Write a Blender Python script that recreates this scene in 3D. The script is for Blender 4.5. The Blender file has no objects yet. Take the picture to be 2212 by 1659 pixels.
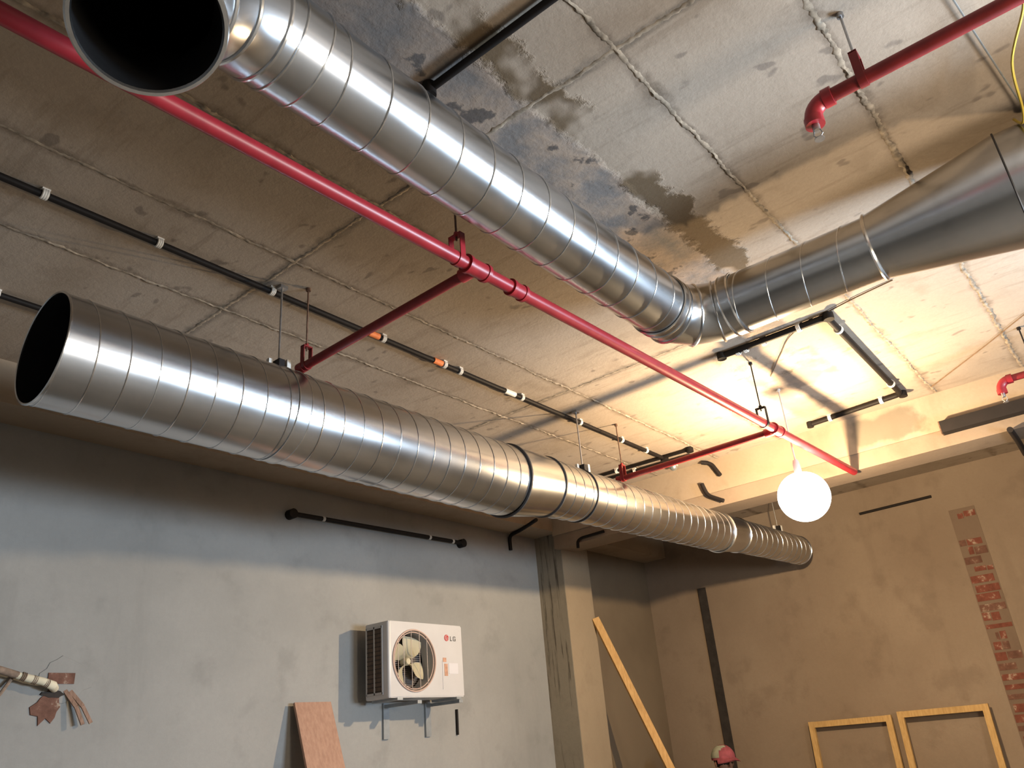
import bpy, math, random
from mathutils import Vector, Matrix
random.seed(7)
PI = math.pi
SC = bpy.context.scene
COL = SC.collection
V3 = Vector

# ------------------------------------------------------------------ shader helpers
class NG:
    def __init__(s, name):
        s.m = bpy.data.materials.new(name); s.m.use_nodes = True
        s.t = s.m.node_tree; s.n = s.t.nodes; s.l = s.t.links
        s.b = s.n['Principled BSDF']; s.out = s.n['Material Output']
        g = s.n.new('ShaderNodeNewGeometry'); s.pos = g.outputs['Position']
    def put(s, sock, v):
        if v is None: return
        if isinstance(v, bpy.types.NodeSocket): s.l.new(v, sock)
        elif isinstance(v, (tuple, list)) and len(v) == 3 and sock.type == 'RGBA': sock.default_value = (*v, 1)
        else: sock.default_value = v
    def math(s, op, a, b=None, c=None, clamp=False):
        n = s.n.new('ShaderNodeMath'); n.operation = op; n.use_clamp = clamp
        for i, v in enumerate((a, b, c)): s.put(n.inputs[i], v)
        return n.outputs[0]
    def add(s, a, b): return s.math('ADD', a, b)
    def sub(s, a, b): return s.math('SUBTRACT', a, b)
    def mul(s, a, b): return s.math('MULTIPLY', a, b)
    def mn(s, a, b): return s.math('MINIMUM', a, b)
    def mx(s, a, b): return s.math('MAXIMUM', a, b)
    def absd(s, a, b): return s.math('ABSOLUTE', s.sub(a, b))
    def xyz(s, v=None):
        n = s.n.new('ShaderNodeSeparateXYZ'); s.l.new(v or s.pos, n.inputs[0]); return n.outputs
    def mapv(s, scale=(1, 1, 1), loc=(0, 0, 0), v=None):
        n = s.n.new('ShaderNodeMapping'); s.l.new(v or s.pos, n.inputs[0])
        n.inputs['Scale'].default_value = scale; n.inputs['Location'].default_value = loc
        return n.outputs[0]
    def noise(s, scale, detail=4, rough=.55, v=None, dist=0):
        n = s.n.new('ShaderNodeTexNoise'); s.l.new(v or s.pos, n.inputs['Vector'])
        n.inputs['Scale'].default_value = scale; n.inputs['Detail'].default_value = detail
        n.inputs['Roughness'].default_value = rough; n.inputs['Distortion'].default_value = dist
        return n.outputs['Fac']
    def voro(s, scale, v=None, out='Distance'):
        n = s.n.new('ShaderNodeTexVoronoi'); s.l.new(v or s.pos, n.inputs['Vector'])
        n.inputs['Scale'].default_value = scale
        return n.outputs[out]
    def step(s, v, lo, hi, a=0, b=1):
        n = s.n.new('ShaderNodeMapRange'); n.interpolation_type = 'SMOOTHSTEP'; n.clamp = True
        for i, x in enumerate((v, lo, hi, a, b)): s.put(n.inputs[i], x)
        return n.outputs[0]
    def lin(s, v, lo, hi, a=0, b=1):
        n = s.n.new('ShaderNodeMapRange'); n.clamp = True
        for i, x in enumerate((v, lo, hi, a, b)): s.put(n.inputs[i], x)
        return n.outputs[0]
    def mix(s, f, a, b, mode='MIX'):
        n = s.n.new('ShaderNodeMix'); n.data_type = 'RGBA'; n.blend_type = mode
        s.put(n.inputs[0], f); s.put(n.inputs[6], a); s.put(n.inputs[7], b)
        return n.outputs[2]
    def bump(s, h, strength=.4, dist=.01):
        n = s.n.new('ShaderNodeBump'); n.inputs['Strength'].default_value = strength
        n.inputs['Distance'].default_value = dist; s.l.new(h, n.inputs['Height'])
        s.l.new(n.outputs[0], s.b.inputs['Normal'])
    def fin(s, color=None, rough=None, metal=None, spec=None):
        s.put(s.b.inputs['Base Color'], color); s.put(s.b.inputs['Roughness'], rough)
        s.put(s.b.inputs['Metallic'], metal); s.put(s.b.inputs['Specular IOR Level'], spec)
        return s.m

def simple(name, col, rough=.6, metal=0, var=.12, scale=20, bump=0, spec=.4):
    g = NG(name)
    f = g.noise(scale, 4)
    c = g.mix(g.lin(f, .3, .7), tuple(x * (1 - var) for x in col), tuple(min(1, x * (1 + var)) for x in col))
    if bump: g.bump(f, bump, .004)
    return g.fin(c, rough, metal, spec)

# ------------------------------------------------------------------ materials
SEAM_Y = [3.732, 3.170, 2.594, 2.030, .849, .290]
SEAM_X = [-.345, 1.845, 4.012]

def ceiling_material():
    g = NG('ceiling_concrete')
    x, y, z = g.xyz()
    n_lo = g.noise(.9, 4); n_mid = g.noise(4.5, 5); n_hi = g.noise(22, 5, .65); n_fine = g.noise(70, 4, .7)
    w1 = g.mul(g.sub(n_mid, .5), .10); w2 = g.mul(g.sub(n_hi, .5), .05)
    yw = g.add(y, g.mul(g.sub(n_hi, .5), .025)); xw = g.add(x, g.mul(g.sub(n_hi, .5), .025))
    dy = None
    for v in SEAM_Y:
        d = g.absd(yw, v); dy = d if dy is None else g.mn(dy, d)
    dx = None
    for v in SEAM_X:
        d = g.absd(xw, v); dx = d if dx is None else g.mn(dx, d)
    base = g.mix(g.lin(n_lo, .3, .7), (.365, .302, .245), (.46, .39, .325))
    base = g.mix(g.mul(g.step(n_mid, .52, .72), .35), base, (.27, .215, .165))
    # faint board grain running across the slab
    grain = g.noise(3.0, 5, .6, v=g.mapv((7, .8, 1)))
    base = g.mix(g.mul(g.step(grain, .54, .68), .30), base, (.24, .19, .145))
    # dark specks
    spots = g.noise(9, 2, .5, v=g.mapv((1.3, .8, 1), (3, 7, 0)))
    base = g.mix(g.mul(g.step(spots, .66, .73), .6), base, (.155, .13, .115))
    # staining along joints
    wid = g.lin(n_mid, .35, .7, .018, .075)
    sy = g.mul(g.math('SUBTRACT', 1, g.step(dy, .004, wid)), g.lin(n_hi, .3, .62, .15, .85))
    base = g.mix(sy, base, (.17, .135, .105))
    sx = g.mul(g.math('SUBTRACT', 1, g.step(dx, .012, g.lin(n_mid, .35, .7, .03, .06))), g.lin(n_hi, .3, .62, .25, .85))
    base = g.mix(sx, base, (.17, .15, .13))
    # broken and patched strip beside the upper duct
    ys = g.add(g.add(y, w1), w2)
    ns = g.noise(2.2, 6, .6); blot = g.noise(6, 5, .6)
    inS = g.mul(g.step(ys, 1.19, 1.23), g.math('SUBTRACT', 1, g.step(ys, 1.70, 1.76)))
    fade = g.mx(g.math("SUBTRACT", 1, g.step(x, 3.55, 3.95)), g.mul(g.step(ns, .44, .56), g.math('SUBTRACT', 1, g.step(x, 5.7, 5.95))))
    inS = g.mul(inS, fade)
    patch = g.mix(g.lin(blot, .38, .62), (.215, .205, .205), (.42, .33, .265))
    patch = g.mix(g.step(blot, .60, .66), patch, (.115, .10, .095))
    patch = g.mix(g.mul(g.step(x, 2.2, .6), .75), patch, (.10, .098, .105))
    patch = g.mix(g.mul(g.step(x, 3.6, 4.2), .55), patch, (.165, .135, .105))
    base = g.mix(inS, base, patch)
    yb = g.add(g.add(y, g.mul(g.sub(g.noise(6, 6, .7), .5), .24)), w2)
    brown = g.mul(g.step(yb, 1.06, 1.10), g.math('SUBTRACT', 1, g.step(yb, 1.20, 1.24)))
    brown = g.mul(brown, g.math('SUBTRACT', 1, g.step(x, 3.45, 3.75)))
    brown = g.mul(brown, g.step(g.noise(2.4, 3), .40, .50))
    base = g.mix(g.mul(brown, .9), base, (.115, .078, .042))
    base = g.mix(g.lin(n_fine, .3, .75, 0, .22), base, (.2, .165, .13))
    h = g.add(g.mul(n_hi, .35), g.mul(n_fine, .25))
    h = g.add(h, g.mul(inS, g.add(g.mul(blot, 1.9), .4)))
    h = g.add(h, g.mul(brown, .8))
    g.bump(h, .40, .012)
    return g.fin(base, .92, 0, .2)

def wall_material(name, a, b, dark, streak=False, seed=0.0, recess=False, blot=False):
    g = NG(name)
    n1 = g.noise(.8, 5, .55, v=g.mapv((1, 1, 1), (seed, 0, 0))); n2 = g.noise(3.2, 6, .6); n3 = g.noise(40, 4, .7)
    c = g.mix(g.lin(n1, .32, .68), a, b)
    c = g.mix(g.mul(g.step(n2, .52, .70), .35), c, dark)
    vs = g.noise(2.0, 5, .6, v=g.mapv((2.2, 2.2, .35)))
    c = g.mix(g.mul(g.step(vs, .55, .72), .22), c, dark)
    if streak:
        st = g.noise(3.0, 5, .65, v=g.mapv((9, 9, .45)))
        c = g.mix(g.mul(g.step(st, .57, .66), .8), c, (.05, .042, .032))
    c = g.mix(g.lin(n3, .3, .8, 0, .18), c, dark)
    if blot:     # old mortar smears on the far beam
        x, y, z = g.xyz(); e = g.mul(g.sub(g.noise(5, 4), .5), .35)
        yb = g.add(y, e); zb = g.add(z, g.mul(e, .4))
        k = g.mul(g.mul(g.step(yb, .98, 1.06), g.math('SUBTRACT', 1, g.step(yb, 1.44, 1.52))), g.mul(g.step(zb, 3.58, 3.62), g.math('SUBTRACT', 1, g.step(zb, 3.79, 3.83))))
        c = g.mix(g.mul(k, g.mul(g.step(x, 6.0, 6.1), .75)), c, (.165, .145, .115))
    if recess:   # browner bay beyond the column; tone also stands in for missing cool light
        c = g.mix(g.step(g.xyz()[0], 6.5, 6.6), c, g.mix(g.lin(n1, .35, .65), (.15, .115, .08), (.21, .165, .115)))
    g.bump(g.add(g.mul(n2, .8), g.mul(n3, .25)), .35, .012)
    return g.fin(c, .93, 0, .2)

def galvanised():
    g = NG('galvanised_steel')
    n = g.noise(2.2, 3); sp = g.voro(60, out='Color'); sep = g.xyz(sp)
    c = g.mix(g.lin(n, .3, .7), (.52, .545, .58), (.64, .665, .70))
    c = g.mix(g.mul(sep[0], .07), c, (.80, .82, .85))
    smear = g.noise(2.5, 4, .6, v=g.mapv((.5, 5, 5)))
    c = g.mix(g.mul(g.step(smear, .50, .75), .30), c, (.40, .41, .43))
    return g.fin(c, g.lin(n, .3, .7, .22, .27), 1.0)

def brick_like(name, col):
    g = NG(name)
    n = g.noise(14, 5, .7); n2 = g.noise(60, 3)
    c = g.mix(g.lin(n, .35, .65), tuple(.6 * v for v in col), col)
    c = g.mix(g.step(n, .56, .68), c, (.38, .31, .25))
    g.bump(g.add(n, g.mul(n2, .3)), .5, .008)
    return g.fin(c, .95, 0, .2)

def wood(name, a, b, axis=(1, 1, 12)):
    g = NG(name)
    n = g.noise(6, 6, .6, v=g.mapv(axis)); n2 = g.noise(3, 3)
    c = g.mix(g.lin(n, .35, .65), a, b)
    c = g.mix(g.mul(g.step(n2, .55, .7), .3), c, tuple(.7 * v for v in a))
    g.bump(n, .2, .004)
    return g.fin(c, .75, 0, .3)

M = {}
M['ceil'] = ceiling_material()
M['ridge'] = simple('joint_grout', (.31, .26, .205), .95, 0, .5, 30, .5, .2)
M['beam'] = wall_material('beam_concrete', (.33, .262, .195), (.42, .345, .27), (.22, .17, .125), seed=4, blot=True)
M['wall_l'] = wall_material('left_wall_plaster', (.255, .258, .255), (.335, .336, .33), (.185, .186, .182), seed=1.3, recess=True)
M['wall_f'] = wall_material('far_wall_plaster', (.25, .193, .148), (.325, .262, .205), (.172, .128, .098), seed=9)
M['wall_o'] = wall_material('other_wall_plaster', (.30, .28, .25), (.38, .36, .33), (.22, .20, .18), seed=5)
M['floor'] = wall_material('floor_concrete', (.13, .12, .105), (.18, .168, .15), (.09, .082, .072), seed=2)
M['col'] = wall_material('column_concrete', (.25, .197, .137), (.305, .245, .172), (.195, .15, .105), seed=3)
M['col_shade'] = wall_material('column_streaked_shade', (.19, .168, .135), (.25, .225, .18), (.13, .112, .09), True, seed=3)  # streaked concrete with the shade of the unlit side painted in
M['dark_strip'] = simple('dark_gap', (.035, .030, .028), .9, 0, .3, 12)
M['galv'] = galvanised()
M['inner'] = simple('duct_inside_shade', (.008, .008, .009), .75, 0, .3, 10, 0, .15)  # black stands in for the shade inside the open ducts
M['rim'] = simple('cut_steel_edge', (.30, .32, .34), .4, .8, .2, 20)
M['seal'] = simple('dark_joint_sealant', (.05, .05, .055), .55, .3, .2, 20)
M['bead'] = simple('seam_steel', (.78, .79, .80), .22, 1.0, .1, 30)
M['red'] = simple('red_pipe_paint', (.33, .020, .030), .38, 0, .15, 14, 0, .5)
M['redd'] = simple('dark_red_paint', (.20, .016, .018), .5, 0, .2, 14)
M['black'] = simple('black_pvc', (.011, .009, .0085), .6, 0, .2, 10, 0, .18)
M['blackm'] = simple('matt_black_steel', (.010, .007, .007), .75, 0, .25, 12)
M['clip'] = simple('pale_plastic_clip', (.72, .70, .66), .5, 0, .08, 20)
M['orange'] = simple('orange_tape', (.75, .22, .07), .6, 0, .15, 40)
M['zinc'] = simple('zinc_rod', (.42, .42, .43), .38, .9, .15, 40)
M['rust'] = simple('rusty_rod', (.17, .10, .07), .75, .4, .3, 40)
M['acwhite'] = simple('white_enamel', (.50, .50, .515), .35, 0, .03, 6, 0, .5)
M['acside'] = simple('grey_white_enamel', (.42, .42, .43), .4, 0, .04, 6, 0, .5)
M['acdark'] = simple('dark_fin_coil', (.09, .062, .045), .7, .2, .3, 30)
M['accoil'] = simple('black_coil', (.045, .035, .032), .7, .2, .3, 30)
M['blade'] = simple('cream_plastic', (.46, .42, .30), .45, 0, .05, 8)
M['wire'] = simple('guard_wire', (.55, .48, .44), .4, .2, .05, 8)
M['acring'] = simple('peach_ring', (.48, .35, .30), .45, 0, .06, 12)
M['logo_red'] = simple('logo_red', (.42, .05, .05), .4, 0, .05, 9)
M['logo_grey'] = simple('logo_grey', (.12, .115, .115), .5, 0, .05, 9)
M['stick'] = simple('sticker_white', (.58, .58, .62), .3, 0, .02, 9)
M['stick2'] = simple('sticker_tan', (.46, .26, .18), .5, 0, .25, 60)
M['brk'] = simple('painted_bracket', (.30, .33, .36), .5, .5, .15, 12)
M['ply'] = wood('reddish_plywood', (.34, .20, .145), (.42, .26, .19), (10, 10, 1))
M['timber'] = wood('pale_pine', (.42, .25, .095), (.54, .34, .145), (12, 12, 1.2))
M['frame'] = wood('pine_frame', (.50, .32, .13), (.62, .42, .19), (10, 10, 2))
M['brick'] = brick_like('red_brick', (.235, .085, .062))
M['mortar'] = wall_material('old_mortar', (.18, .13, .10), (.225, .17, .13), (.135, .098, .075), seed=2)
M['brickl'] = brick_like('brown_brick', (.20, .105, .08))
M['foam'] = simple('cream_insulation', (.66, .61, .47), .8, 0, .10, 18, .2)
M['tape'] = simple('grey_brown_tape', (.23, .17, .13), .8, 0, .3, 30)
M['strip'] = wood('brown_strip', (.20, .12, .085), (.34, .22, .165), (14, 14, 2))
M['yellow'] = simple('yellow_cable_sheath', (.62, .47, .08), .5, 0, .1, 30)
M['steelwire'] = simple('steel_wire', (.50, .55, .58), .35, .8, .1, 30)
M['thinline'] = simple('brown_line', (.16, .10, .06), .7, 0, .2, 30)
M['cap'] = simple('pink_red_cloth', (.27, .065, .085), .85, 0, .2, 30)
M['capw'] = simple('pale_green_cloth', (.30, .31, .24), .85, 0, .15, 30)
M['skin'] = simple('skin', (.34, .19, .13), .55, 0, .08, 12)
M['hair'] = simple('black_hair', (.012, .010, .010), .6, 0, .2, 40)
M['shirt'] = simple('dark_shirt', (.055, .045, .06), .9, 0, .2, 12)
M['trouser'] = simple('grey_trousers', (.10, .10, .11), .9, 0, .2, 12)
M['eye'] = simple('eye_white', (.75, .73, .70), .3, 0, .02, 9)

def lamp_glass():
    g = NG('glowing_lamp_glass')
    e = g.n.new('ShaderNodeEmission'); n = g.noise(6, 2)
    g.l.new(g.mix(g.lin(n, .3, .7), (1, .93, .80), (1, .95, .85)), e.inputs[0]); e.inputs[1].default_value = 5.0
    t = g.n.new('ShaderNodeBsdfTransparent'); a = g.n.new('ShaderNodeAddShader')
    g.l.new(e.outputs[0], a.inputs[0]); g.l.new(t.outputs[0], a.inputs[1]); g.l.new(a.outputs[0], g.out.inputs[0])
    return g.m
M['lamp'] = lamp_glass()

# ------------------------------------------------------------------ mesh helpers
class MB:
    def __init__(s): s.v = []; s.f = []; s.m = []
    def face(s, idx, mi): s.f.append(tuple(idx)); s.m.append(mi)
    def box(s, c, size, mi=0, rot=None):
        c = V3(c); h = [x / 2 for x in size]; b = len(s.v)
        for dx in (-1, 1):
            for dy in (-1, 1):
                for dz in (-1, 1):
                    p = V3((dx * h[0], dy * h[1], dz * h[2]))
                    if rot is not None: p = rot @ p
                    s.v.append(c + p)
        for q in ((0, 1, 3, 2), (4, 6, 7, 5), (0, 4, 5, 1), (2, 3, 7, 6), (0, 2, 6, 4), (1, 5, 7, 3)):
            s.face([b + i for i in q], mi)
        return s
    def rbox(s, c, size, r=.01, mi=0, n=3):
        """box with rounded edges along its long vertical outline (rounded in X-Z, for casings)"""
        cx, cy, cz = c; w, d, h = [x / 2 for x in size]; pts = []
        for (sx, sz, a0) in ((1, 1, 0), (-1, 1, 90), (-1, -1, 180), (1, -1, 270)):
            for k in range(n + 1):
                a = math.radians(a0 + 90 * k / n)
                pts.append((cx + sx * (w - r) + r * math.cos(a), cz + sz * (h - r) + r * math.sin(a)))
        b = len(s.v); N = len(pts)
        for yy in (cy - d, cy + d):
            for (px, pz) in pts: s.v.append(V3((px, yy, pz)))
        for i in range(N): s.face([b + i, b + (i + 1) % N, b + N + (i + 1) % N, b + N + i], mi)
        s.face([b + i for i in range(N)][::-1], mi); s.face([b + N + i for i in range(N)], mi)
        return s
    def beam(s, p0, p1, w, h, mi=0, up=(0, 0, 1)):
        p0 = V3(p0); p1 = V3(p1); d = (p1 - p0); L = d.length; d.normalize(); u = V3(up)
        a = d.cross(u)
        if a.length < 1e-4: a = d.cross(V3((1, 0, 0)))
        a.normalize(); b = a.cross(d)
        rot = Matrix((d, a, b)).transposed()
        return s.box((p0 + p1) / 2, (L, w, h), mi, rot)
    def loft(s, rings, mi=0, closed=False, caps=True):
        n = len(rings[0]); b = len(s.v)
        for r in rings: s.v += [V3(p) for p in r]
        R = len(rings)
        for i in range(R if closed else R - 1):
            j = (i + 1) % R
            for k in range(n):
                q = (k + 1) % n
                s.face([b + i * n + k, b + i * n + q, b + j * n + q, b + j * n + k], mi)
        if caps and not closed:
            s.face([b + k for k in range(n)][::-1], mi); s.face([b + (R - 1) * n + k for k in range(n)], mi)
        return s
    def tube(s, pts, r, n=10, mi=0, caps=True, closed=False):
        pts = [V3(p) for p in pts]; N = len(pts)
        rr = r if isinstance(r, (list, tuple)) else [r] * N
        rings = []; prev = None
        for i, p in enumerate(pts):
            if closed: t = pts[(i + 1) % N] - pts[i - 1]
            else: t = pts[min(i + 1, N - 1)] - pts[max(i - 1, 0)]
            t.normalize()
            if prev is None:
                a = t.cross(V3((0, 0, 1)))
                if a.length < .1: a = t.cross(V3((0, 1, 0)))
            else: a = prev - t * prev.dot(t)
            a.normalize(); prev = a; bb = t.cross(a)
            rings.append([p + (a * math.cos(2 * PI * k / n) + bb * math.sin(2 * PI * k / n)) * rr[i] for k in range(n)])
        return s.loft(rings, mi, closed, caps)
    def cyl(s, p0, p1, r, n=16, mi=0): return s.tube([p0, p1], r, n, mi)
    def revolve(s, p0, p1, prof, n=48, mis=None, closed=True):
        """prof: list of (t along p0->p1, radius); closed loop of profile points"""
        p0 = V3(p0); d = V3(p1) - p0; L = d.length; d.normalize()
        a = d.cross(V3((0, 0, 1)))
        if a.length < .1: a = d.cross(V3((0, 1, 0)))
        a.normalize(); c = d.cross(a); b = len(s.v); P = len(prof)
        for (t, r) in prof:
            for k in range(n):
                s.v.append(p0 + d * (t * L) + (a * math.cos(2 * PI * k / n) + c * math.sin(2 * PI * k / n)) * r)
        for i in range(P if closed else P - 1):
            j = (i + 1) % P; mi = mis[i] if mis else 0
            for k in range(n):
                q = (k + 1) % n
                s.face([b + i * n + k, b + i * n + q, b + j * n + q, b + j * n + k], mi)
        return s
    def sphere(s, c, r, mi=0, nu=20, nv=12, sc=(1, 1, 1), v0=0.0, v1=1.0):
        c = V3(c); rings = []
        for j in range(nv + 1):
            th = PI * (v0 + (v1 - v0) * j / nv); rad = max(math.sin(th), 1e-4)
            rings.append([c + V3((math.cos(2 * PI * k / nu) * rad * r * sc[0], math.sin(2 * PI * k / nu) * rad * r * sc[1], math.cos(th) * r * sc[2])) for k in range(nu)])
        return s.loft(rings, mi)
    def build(s, name, mats, parent=None, loc=(0, 0, 0), angle=38, flat=False):
        if not isinstance(mats, (list, tuple)): mats = [mats]
        loc = V3(loc)
        me = bpy.data.meshes.new(name)
        me.from_pydata([tuple(p - loc) for p in s.v], [], s.f)
        for m in mats: me.materials.append(M[m] if isinstance(m, str) else m)
        me.polygons.foreach_set('material_index', s.m)
        me.validate(); 
        import bmesh
        bm = bmesh.new(); bm.from_mesh(me); bmesh.ops.recalc_face_normals(bm, faces=bm.faces); bm.to_mesh(me); bm.free()
        if not flat:
            me.polygons.foreach_set('use_smooth', [True] * len(me.polygons))
            me.set_sharp_from_angle(angle=math.radians(angle))
        me.update()
        o = bpy.data.objects.new(name, me); COL.objects.link(o)
        if parent is not None: o.parent = parent
        else: o.location = loc
        return o

def tag(o, label, cat, group=None):
    o['label'] = label; o['category'] = cat
    if group: o['group'] = group
    return o
def thing(name, loc, label, cat, group=None):
    o = bpy.data.objects.new(name, None); o.empty_display_size = .1; COL.objects.link(o); o.location = loc
    return tag(o, label, cat, group)
def part(name, mb, mats, root, label=None, above=None, **k):
    """a part in world metres, parented under its thing (or under a part of it)"""
    o = mb.build(name, mats, above or root, root.location, **k)
    if label: o['label'] = label
    return o
def struct(name, mb, mats, **k):
    o = mb.build(name, mats, None, (0, 0, 0), **k); o['kind'] = 'structure'; return o

CE = 3.85          # ceiling height
WY = 4.662         # left wall plane
WX = 8.337         # far wall plane
RY = -5.4; BX = -2.6

# ------------------------------------------------------------------ room shell
mb = MB()
mb.box(((BX + WX) / 2, (RY + WY) / 2, CE + .1), (WX - BX + .4, WY - RY + .4, .2))
struct('ceiling', mb, ['ceil'])
mb = MB()
def ridge(mb, along, at, a0, a1, w, h, seg=.013):
    n = int((a1 - a0) / seg); rings = []; wob = 0; hh = h
    for i in range(n + 1):
        t = a0 + (a1 - a0) * i / n
        wob = wob * .85 + random.uniform(-.003, .003)
        hh = max(.0008, hh * .35 + random.uniform(.0, 1.0) ** 1.6 * h * .65)
        ww = w * random.uniform(.45, 1.25)
        ring = []
        for (o, z) in ((-.5, -.002), (-.3, .55 * random.uniform(.5, 1.2)), (.05, 1.0), (.32, .5 * random.uniform(.4, 1.2)), (.5, -.002)):
            off = at + wob + o * ww; zz = CE - (hh * z if z > 0 else -.003)
            ring.append((t, off, zz) if along == 'x' else (off, t, zz))
        rings.append(ring)
    b = len(mb.v)
    for r in rings: mb.v += [V3(p) for p in r]
    for i in range(n):
        for k in range(4): mb.face([b + i * 5 + k, b + i * 5 + k + 1, b + (i + 1) * 5 + k + 1, b + (i + 1) * 5 + k], 1)
for yv, w, h in ((3.17, .024, .008), (2.594, .024, .008), (2.03, .026, .009), (.849, .026, .008), (.29, .034, .009)):
    ridge(mb, 'x', yv, -.6 if yv > 1 else .4, 6.15, w, h)
for xv in (1.845, 4.012): ridge(mb, 'y', xv, -1.0, 4.38, .030, .004)
struct('trim_5', mb, ['ceil', 'ridge'])
struct('floor', MB().box(((BX + WX) / 2, (RY + WY) / 2, -.1), (WX - BX + .4, WY - RY + .4, .2)), 'floor')

# left wall, with the broken hole where the pipes come out
mb = MB(); mb.box(((BX + WX) / 2, WY + .1, CE / 2), (WX - BX, .2, CE), 0)
def ragged(mb, c, rx, rz, y, mi, n=18, jag=.25, thick=.012):
    pts = []
    for k in range(n):
        a = 2 * PI * k / n; q = 1 + random.uniform(-jag, jag)
        pts.append((c[0] + rx * q * math.cos(a), c[1] + rz * q * math.sin(a)))
    b = len(mb.v)
    for (px, pz) in pts: mb.v.append(V3((px, y, pz)))
    for (px, pz) in pts: mb.v.append(V3((c[0] + (px - c[0]) * 1.06, y + thick, c[1] + (pz - c[1]) * 1.06)))
    mb.face([b + k for k in range(n)], mi)
    for k in range(n): mb.face([b + k, b + (k + 1) % n, b + n + (k + 1) % n, b + n + k], mi)
ragged(mb, (1.985, 2.275), .125, .115, WY - .004, 2, 24, .18)
mb.box((1.955, WY - .004, 2.285), (.135, .012, .055), 1)
ragged(mb, (1.905, 2.145), .065, .075, WY - .007, 1, 16, .3)
ragged(mb, (1.93, 2.205), .055, .02, WY - .010, 3, 12, .3)
struct('wall_left', mb, ['wall_l', 'brickl', 'wall_l', 'dark_strip'])

# far wall, with bricks showing through the plaster in one upright band
mb = MB(); mb.box((WX + .1, (RY + WY) / 2, CE / 2), (.2, WY - RY, CE), 0)
mb.box((WX - .001, 1.257, 2.2), (.004, .222, 2.5), 3); z = 3.42; k = 0
while z > .4:
    dens = .85 if (z < 2.5 or z > 3.3) else (.95 if 2.62 < z < 3.1 else .5)
    if random.random() < dens or k == 0:
        y0 = random.choice((1.15, 1.15, 1.17, 1.22)); y1 = random.choice((1.365, 1.365, 1.35, 1.31)); hh = .070 * random.choice((1, 1, .85, .6))
        ys = [y0, y0 + (y1 - y0) * random.uniform(.3, .7), y1] if random.random() < .45 else [y0, y1]
        for ya, yb in zip(ys, ys[1:]):
            mb.box((WX - .001, (ya + yb) / 2, z - .036 + random.uniform(-.006, .006)), (.010, yb - ya - .008, hh * random.uniform(.8, 1)), random.choice((1, 1, 2)))
    z -= .083; k += 1
struct('wall_far', mb, ['wall_f', 'brick', 'brickl', 'mortar'])
struct('wall_right', MB().box(((BX + WX) / 2, RY - .1, CE / 2), (WX - BX, .2, CE)), 'wall_o')
struct('wall_back', MB().box((BX - .1, (RY + WY) / 2, CE / 2), (.2, WY - RY, CE)), 'wall_o')
# downstand beams, column, dark joint
struct('trim_1', MB().box(((BX + WX) / 2, (4.385 + WY) / 2, (3.613 + CE) / 2 + .01), (WX - BX, WY - 4.385 + .02, CE - 3.613 + .02)), 'beam')
mb = MB(); mb.box((6.31, (RY + 4.385) / 2, (3.57 + CE) / 2), (.31, 4.385 - RY, CE - 3.57), 0)
mb.box((6.318, (RY + 4.385) / 2, (3.45 + 3.57) / 2), (.30, 4.385 - RY, .125), 1)
struct('trim_2', mb, ['beam', 'wall_f'])
mb = MB(); mb.box((6.46, 4.512, 1.807), (.44, .304, 3.613), 0)
mb.box((6.237, 4.512, 1.807), (.006, .300, 3.612), 1)  # side face turned from the lamp: streaks plus painted shade
struct('trim_3', mb, ['col', 'col_shade'])
struct('trim_4', MB().box((WX - .01, 3.99, 1.60), (.03, .085, 3.2)), 'dark_strip')

# ------------------------------------------------------------------ ducts
TH = .004
def duct_tube(mb, p0, p1, r0, r1=None, n=56):
    r1 = r1 or r0
    mb.revolve(p0, p1, [(0, r0), (1, r1), (1, r1 - TH), (0, r0 - TH)], n, [0, 2, 1, 2])
def helix(mb, p0, p1, r0, r1, pitch, phase=0, mi=3, bead=.0026, hand=1):
    p0 = V3(p0); d = V3(p1) - p0; L = d.length; d.normalize()
    a = d.cross(V3((0, 0, 1))); a.normalize(); c = d.cross(a)
    n = int(L / pitch * 40); pts = []
    for i in range(n + 1):
        t = i / n; th = hand * 2 * PI * (t * L / pitch) + phase; r = r0 + (r1 - r0) * t + .0012
        pts.append(p0 + d * (t * L) + (a * math.cos(th) + c * math.sin(th)) * r)
    mb.tube(pts, bead, 6, mi)
def collar(p0, p1, r, lip=.006, bead=.005, mi=0):
    """sleeve over a joint with rolled edges"""
    mb = MB(); d = (V3(p1) - V3(p0))
    mb.revolve(p0, p1, [(0, r + .001), (0, r + lip), (1, r + lip), (1, r + .001)], 56, [2, 0, 2, 1])
    for p in (p0, p1): ringbead(mb, p, d, r + lip, bead, 3)
    return mb
def ringbead(mb, c, axis, r, bead, mi):
    d = V3(axis).normalized(); a = d.cross(V3((0, 0, 1)))
    if a.length < .1: a = d.cross(V3((0, 1, 0)))
    a.normalize(); e = d.cross(a)
    mb.tube([V3(c) + (a * math.cos(2 * PI * k / 56) + e * math.sin(2 * PI * k / 56)) * r for k in range(56)], bead, 6, mi, closed=True)
DM = ['galv', 'inner', 'rim', 'bead', 'seal']

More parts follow.
